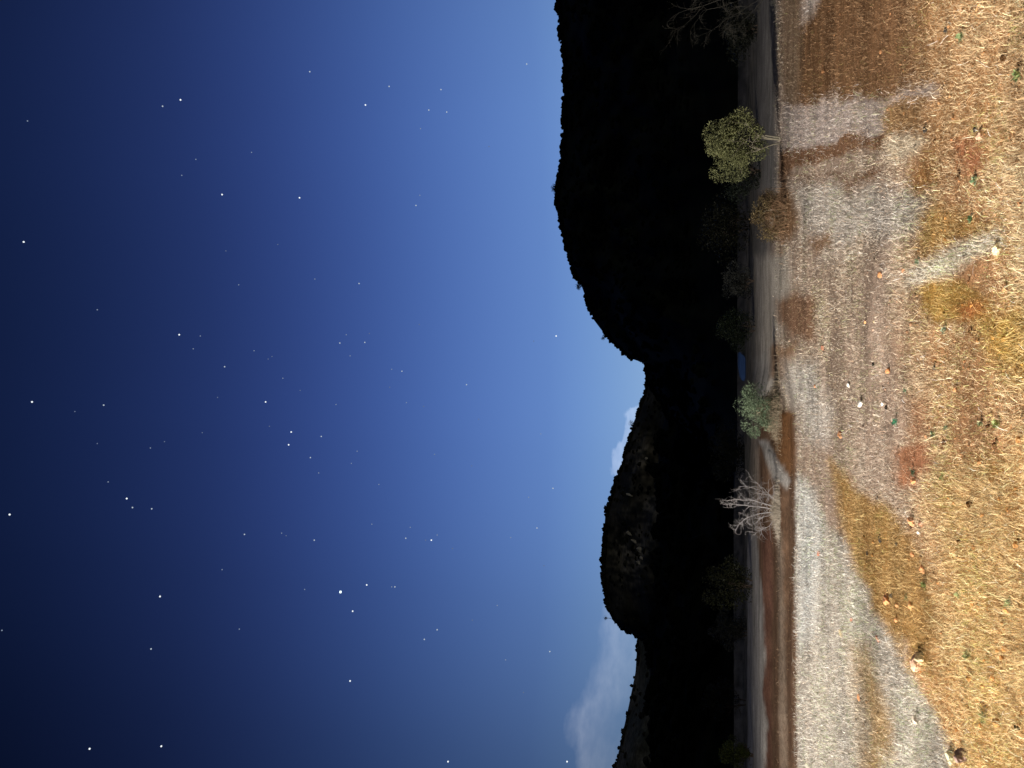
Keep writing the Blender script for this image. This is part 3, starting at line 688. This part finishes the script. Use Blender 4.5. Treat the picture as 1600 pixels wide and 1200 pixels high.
def stone(px, py, wpx, hr, elong, c, lab, k):
    x, y, z = at(px, py); depth = y*ct+(z-CAMH)*st; wm = wpx*depth/F
    rs = np.random.default_rng(900+k); iv, fi = I3 if wpx > 12 else I2; V = iv.copy()
    for _ in range(9):                         # chip flat faces off a ball
        nrm = unit(rs.normal(0, 1, 3)); lim = rs.uniform(.45, .85); dd = V@nrm; V = V-np.clip(dd-lim, 0, None)[:, None]*nrm
    V = V*(1+.05*rs.normal(0, 1, (len(V), 1)))
    if lab.startswith('white triangular'): V[:, 0] *= np.clip(.9-.7*V[:, 1], .05, 1.5)
    V = V*np.array([wm/2*1.15, wm/2*elong*1.15, wm/2*hr*1.35])
    a = rs.uniform(-.5, .5); ca, sa = math.cos(a), math.sin(a); V[:, :2] = V[:, :2]@np.array([[ca, sa], [-sa, ca]])
    o = mk('stone', V, [fi], stone_m[c], smooth=False, loc=(x, y, z+wm*hr*.18+.004)); tag(o, lab, 'stone')
for k, s in enumerate(stones): stone(*s, k)

# loose clods and pebbles strewn over the field, too many to count
def pebbles(n):
    px = rng.uniform(1200, 1610, n); py = rng.uniform(-150, 1350, n); u = (800-px)/F; t = -CAMH/(st+u*ct)
    x = (600-py)/F*t; y = (ct-u*st)*t; z = gh(x, y); iv, fi = I1; m = len(iv)
    S, G, D = cover(x, y, z)
    sz = .0075*np.exp(rng.normal(0, .45, n))*(1+y*.03)
    V = (iv[None]*np.array([1, 1.1, .7])*(1+rng.normal(0, .2, (n, m, 1))))*sz[:, None, None] + np.stack([x, y, z+sz*.9], 1)[:, None]
    c = np.clip(S*1.4+np.array((.04, .01, 0)), 0, .7); lt = (rng.random(n) < .08)[:, None]; dk = (rng.random(n) < .25)[:, None]
    c = np.where(lt, G*.9, c); c = np.where(dk, c*.22, c)
    o = mk('pebbles', V.reshape(-1, 3), [(fi[None]+(np.arange(n)*m)[:, None, None]).reshape(-1, 3)], ground_m, tint=np.repeat(c, m, 0), smooth=False)
    tag(o, 'loose clods and pebbles strewn through the dry grass', 'pebbles', kind='stuff')
pebbles(900)

# ------------------------------------------------------------------ green weeds
weeds = [
 (1436, 408, 13, (.22, .34, .19), 'green leaf tuft at the tip of the white grass patch'), (1401, 659, 13, (.14, .42, .26), 'bright blue green weed in the middle of the field'),
 (1461, 678, 13, (.24, .31, .19), 'grey green weed farther of two in the pale near middle grass'), (1481, 668, 12, (.24, .31, .19), 'grey green weed nearer of two in the pale near middle grass'),
 (1428, 738, 14, (.17, .25, .15), 'dull green weed just beyond the round light orange stone'), (1519, 341, 14, (.22, .35, .18), 'green weed in the straw near the cream yellow stone'),
 (1541, 1122, 20, (.34, .38, .14), 'yellow green weed at the near left of the golden grass'), (1514, 1026, 17, (.32, .34, .14), 'olive weed nearer than the large pink stone'),
 (1447, 915, 16, (.28, .31, .12), 'olive weed beside the orange stone with a sharp shadow'), (1506, 55, 20, (.22, .28, .13), 'grey green weed tuft on the right near the orange soil strip'),
 (1595, 116, 22, (.24, .32, .13), 'green weed at the nearest right corner of the field'), (1525, 282, 14, (.24, .36, .2), 'small green weed near the red bare patch on the right'),
 (1478, 515, 14, (.36, .42, .3), 'pale green weed beside the golden patch'), (1563, 662, 18, (.36, .42, .16), 'lime weed in the near middle straw'),
 (1535, 662, 12, (.36, .40, .22), 'pale weed farther than the lime weed'), (1580, 945, 18, (.32, .38, .18), 'faint green weed in the bright near straw'),
 (1418, 934, 12, (.22, .27, .12), 'dark olive tuft between the orange stones'), (1500, 930, 13, (.26, .32, .14), 'thin green weed with a long straw beside it'),
 (1416, 610, 10, (.2, .34, .22), 'tiny teal weed in the middle grass'), (1475, 745, 13, (.22, .36, .1), 'bright green sprig nearer than the red bare patch'),
]
for k, (px, py, wpx, c, lab) in enumerate(weeds):
    x, y, z = at(px, py); depth = y*ct; wm = wpx*depth/F; rs = np.random.default_rng(500+k)
    n = 26; a = rs.uniform(0, 6.28, n); e = rs.uniform(.15, 1.2, n); L_ = wm*rs.uniform(.4, .75, n); W = L_*rs.uniform(.16, .28, n)
    d = np.stack([np.cos(a)*np.cos(e), np.sin(a)*np.cos(e), np.sin(e)], 1); s = np.stack([-np.sin(a), np.cos(a), 0*a], 1)*W[:, None]
    p0 = d*.02*wm; p1 = p0+d*(L_*.55)[:, None]; p2 = p1+d*(L_*.5)[:, None]-np.array([0, 0, 1])*(L_*.18)[:, None]
    V = np.stack([p0-s*.15, p0+s*.15, p1+s, p1-s, p2], 1).reshape(-1, 3); b_ = (np.arange(n)*5)[:, None]
    cols = np.array(c)*np.exp(rs.normal(0, .22, n))[:, None]
    o = mk('weed', V, [np.concatenate([b_, b_+1, b_+2, b_+3], 1), np.concatenate([b_+3, b_+2, b_+4], 1)], leaf_m, tint=np.repeat(cols, 5, 0), smooth=False, loc=(x, y, z)); tag(o, lab, 'weed')

# ------------------------------------------------------------------ stars
B_ = [(282,156),(347,304),(468,309),(37,378),(571,164),(280,523),(50,628),(415,628),(455,675),(451,695),(198,779),(869,525),(15,804),(250,932),(140,1170),(252,1166),(674,844),(573,914),(551,955),(547,1064),(700,1190),(886,1190)]
M_ = [(254,166),(484,112),(608,135),(689,140),(670,172),(698,175),(823,100),(650,321),(351,573),(162,633),(485,715),(207,793),(237,795),(561,443),(570,535),(531,536),(628,580),(729,601),(502,682),(864,763),(382,835),(491,844),(236,1014),(634,841),(839,825),(617,917),(683,984),(663,999),(859,1018)]
F_ = [(43,189),(393,238),(306,249),(284,274),(657,201),(656,305),(152,484),(313,525),(302,545),(373,445),(492,436),(397,548),(442,591),(235,700),(498,739),(169,753),(541,523),(547,556),(612,577),(525,632),(635,629),(558,705),(549,724),(679,710),(845,678),(592,757),(826,777),(440,833),(347,890),(476,921),(3,985),(374,983),(581,819),(641,824),(683,836),(798,840),(612,917),(777,946),(790,1031)]
V_ = [(434,382),(353,392),(764,229),(425,557),(419,561),(469,610),(340,621),(117,643),(257,690),(152,693),(316,676),(421,666),(577,521),(655,507),(834,533),(609,605),(662,635),(748,655),(737,728),(447,837),(665,844),(707,857),(850,884),(738,969),(818,1082)]
B_LAB = ['bright star with a fainter companion close by, high above the olive tree', 'higher of two bright stars standing above the summit of the tall hill', 'lower of two bright stars standing above the summit of the tall hill',
 'bright star close to the top of the sky above the tall hill', 'bright star over the flat shoulder of the tall hill near a loose small group', 'bright star high over the falling slope of the tall hill, two faint ones beneath',
 'bright star near the top of the sky, straight above the notch between the hills', 'bright star halfway up the sky, straight above the notch between the hills', 'member of a close bright pair nearer the tall hill side', 'member of a close bright pair nearer the rounded hill side',
 'bright star high over the rounded hill with two small ones trailing beneath', 'lowest bright star, hanging just over the falling slope of the tall hill', 'topmost star of the sky, above the rounded hill', 'bright star high above the single brightest star',
 'upper of two bright stars high over the far ridge', 'lower of two bright stars high over the far ridge', 'bright star low above the rounded hill, faint ones around it', 'bright star just beneath the single brightest star, toward the rounded hill',
 'bright star close beside the single brightest star, toward the far ridge', 'lone bright star level with the brightest one, above the far ridge', 'bright star at the border of the sky above the big cloud', 'bright star at the border of the sky touching the big cloud']
def star_mat(name, c, s):
    m = bpy.data.materials.new(name); m.use_nodes = True; t = m.node_tree; t.nodes.clear()
    e = t.nodes.new('ShaderNodeEmission'); e.inputs[0].default_value = (*c, 1); e.inputs[1].default_value = s
    t.links.new(e.outputs[0], t.nodes.new('ShaderNodeOutputMaterial').inputs[0]); return m
SD = 9000.
def stars(pts, rpx, m, lab, size):
    proto = None; iv, fi = I1
    for n_, (px, py) in enumerate(pts):
        u = (800-px)/F; d = Vector(((600-py)/F, ct-u*st, st+u*ct)).normalized()*SD
        k = d.dot(fwd)
        if proto is None:
            proto = mk('star', iv*(rpx*k/F), [fi], m, loc=d+Vector((0, 0, CAMH))); o = proto
        else:
            o = proto.copy(); col.objects.link(o); o.location = d+Vector((0, 0, CAMH))
        tag(o, lab if isinstance(lab, str) else lab[n_], 'star', 'stars in the night sky of '+size)
stars([(532, 925)], 2.2, star_mat('star_glow', (.85, 1, 1), 1.6), 'brightest bluish white star, high above the left hill', 'greatest brightness')
stars(B_, 1.45, star_mat('star_bright', (.9, .97, 1), 1.15), B_LAB, 'high brightness')
stars(M_, 1.3, star_mat('star_middle', (.75, .88, 1), .6), 'medium bright small star in the blue night sky', 'medium brightness')
stars(F_, 1.1, star_mat('star_faint', (.6, .75, 1), .38), 'faint small star in the blue night sky', 'low brightness')
stars(V_, .95, star_mat('star_dim', (.5, .65, 1), .25), 'hardly visible tiny star in the blue night sky', 'lowest brightness')
